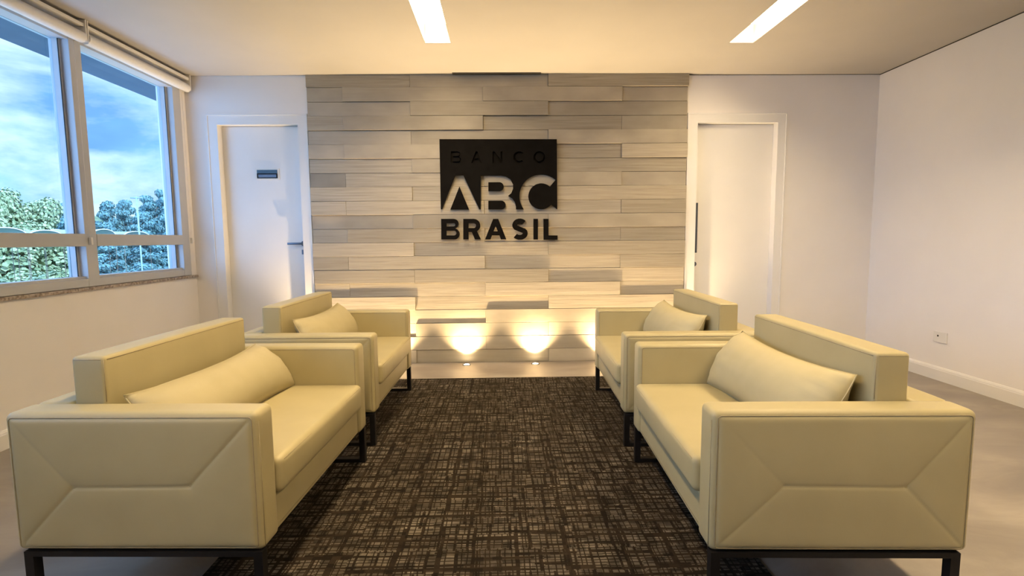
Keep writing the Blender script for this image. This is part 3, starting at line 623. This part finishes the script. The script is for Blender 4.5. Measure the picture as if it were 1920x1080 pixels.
def tree_proto(kind, seed):
    rn = random.Random(seed); t = bpy.data.objects.new('tree', None); COL.objects.link(t); Ht = 10.
    bm = bmesh.new(); tube(bm, [(0,0,0), (.1,.05,3), (.0,.1,6.5), (.05,0,8.8)], .17, 8)
    if kind == 'pine':
        for k in range(8): a = k*2.4; z = 5+k*.5; tube(bm, [(0,0,z-.3), (1.3*math.cos(a), 1.3*math.sin(a), z+.3)], .05, 5)
    link('trunk', bm, BARK, t)
    bm = bmesh.new()
    if kind == 'leafy':
        for k in range(22):
            a = rn.uniform(0, 6.28); z = rn.uniform(2.2, 9.0); rr = 2.6*math.sqrt(max(.05, 1-((z-5.2)/4.9)**2))*rn.uniform(.35, .95)
            leaves(bm, (rr*math.cos(a), rr*math.sin(a), z), (1.25,1.25,.95), 420, .24, rn)
        leaves(bm, (0,0,5.5), (2.2,2.2,3.4), 1100, .42, rn)
    else:
        for k in range(20):
            a = k*2.4; z = 3.2+k*.34; rr = (1.5 if k < 14 else .8)*rn.uniform(.5, 1.2)*(1 if k < 18 else .3)
            leaves(bm, (rr*math.cos(a), rr*math.sin(a), z), (.95,.95,.42), 360, .20, rn)
        leaves(bm, (0,0,4.6), (1.6,1.6,2.6), 900, .38, rn)
    link('foliage', bm, LEAF_P if kind == 'leafy' else LEAF_D, t); return t
protos = {'leafy': [tree_proto('leafy', 1), tree_proto('leafy', 2)], 'pine': [tree_proto('pine', 3), tree_proto('pine', 4)]}
used = set(); rn = random.Random(11)
def ktop(q):
    pts = [(.4,.13), (.95,.118), (1.06,.108), (1.16,.086), (1.24,.085), (1.30,.095), (1.42,.11), (1.6,.165), (2.3,.17)]
    for (a, A), (b, B) in zip(pts, pts[1:]):
        if q <= b: return A+(B-A)*max(0, (q-a))/(b-a)
    return .17
for X, f, dq in ((-62, 1., .074), (-53, .66, .092), (-45, .22, .115), (-37, -.25, .135), (-31, -.62, .16)):
    q = .80
    while q < 1.86:
        x = X+rn.uniform(-2, 2); qq = q+rn.uniform(-.02, .02); y = qq*abs(x)
        kind = 'leafy' if qq < 1.19+rn.uniform(-.03, .03) else ('pine' if rn.random() < .75 else 'pine')
        top = 1.14+ktop(qq)*abs(x)*f+rn.uniform(-.9, .6) if f > 0 else 1.14+ktop(qq)*abs(x)*f-rn.uniform(0, 1)
        gz = -8+max(0, -x-62)*.30; h = max(3.0, top-gz)
        pi = rn.randrange(2); p = protos[kind][pi]
        if (kind, pi) in used: t = copy_tree(p)
        else: t = p; used.add((kind, pi))
        w = rn.uniform(.92, 1.08)*(1.0 if kind == 'leafy' else 1.05)
        t.location = (x, y, gz-.2); t.scale = (w, w, h/10*1.02); t.rotation_euler = (0, 0, rn.uniform(0, 6.28))
        if kind == 'leafy': tag(t, 'pale green leafy tree on the hillside outside the windows', 'tree', 'pale leafy trees outside')
        else: tag(t, 'haze-tinted blue-green pine standing outside beyond the windows', 'tree', 'dark pines outside')
        q += dq*1.18*rn.uniform(.92, 1.08)
# white arched canopies and pale poles beyond the parking area
WHITEM = mat('white painted canopy', (.75,.78,.80), .5, fn=noisy((.72,.75,.77), (.78,.81,.83), 3., 0))
POLEM = mat('weathered pale pole', (.26,.36,.39), .7, fn=noisy((.24,.33,.36), (.29,.39,.42), 3., 0))
TARP = mat('blue grey canopy sheet', (.30,.38,.42), .6, fn=noisy((.27,.35,.39), (.34,.42,.46), 2., 0))
def canopy(y0, y1, zt, label):
    t = empty('arched_canopy', (-27.6, (y0+y1)/2, -8), label=label, cat='canopy', group='white rimmed canopies outside'); h = (y1-y0)/2; zt += 8
    bm = bmesh.new(); n = 16; P = [(0, -h*math.cos(PI*i/n), zt-.38+.38*math.sin(PI*i/n)) for i in range(n+1)]
    A = [bm.verts.new((.0, p[1], p[2])) for p in P]; B = [bm.verts.new((-3.2, p[1], p[2])) for p in P]; C_ = [bm.verts.new((.0, p[1], p[2]-.05)) for p in P]; D_ = [bm.verts.new((-3.2, p[1], p[2]-.05)) for p in P]
    for i in range(n):
        for U, V in ((A, B), (C_, D_)): bm.faces.new((U[i], U[i+1], V[i+1], V[i]))
    link('canopy_sheet', bm, TARP, t)
    for rx in (.02, -3.2):
        bm = bmesh.new(); tube(bm, [(rx, p[1], p[2]) for p in P], .032, 8); link('rim', bm, WHITEM, t)
    for s in (-1, 1):
        for x in (0, -3.2):
            bm = bmesh.new(); tube(bm, [(x, s*h, 0), (x, s*h, zt-.33)], .018, 8); link('post', bm, BARK, t)
for y0, y1, z, lb in ((30.5, 33.2, 2.05, 'small arched canopy furthest left outside the windows'), (33.3, 35.9, 1.95, 'arched canopy with white rim seen just left of the window mullion'), (36.3, 38.4, 1.98, 'arched canopy with white rim just right of the window mullion'), (38.5, 40.7, 2.1, 'tallest arched canopy in the middle of the right window'), (41.6, 44.6, 2.0, 'widest arched canopy near the right window jamb')):
    canopy(y0*.92, y1*.92, z, lb)
for y, z, lb in ((39.5, 4.6, 'pale slender pole in the middle of the right window view'), (43.6, 5.1, 'pale slender pole near the right window jamb')):
    bm = bmesh.new(); tube(bm, [(0, 0, 0), (0, 0, z+8)], .06, 10); tube(bm, [(-.45, 0, z+7.9), (.45, 0, z+7.9)], .05, 8)
    tag(link('lamp_post', bm, POLEM, loc=(-27.3, y, -8)), lb, 'pole')
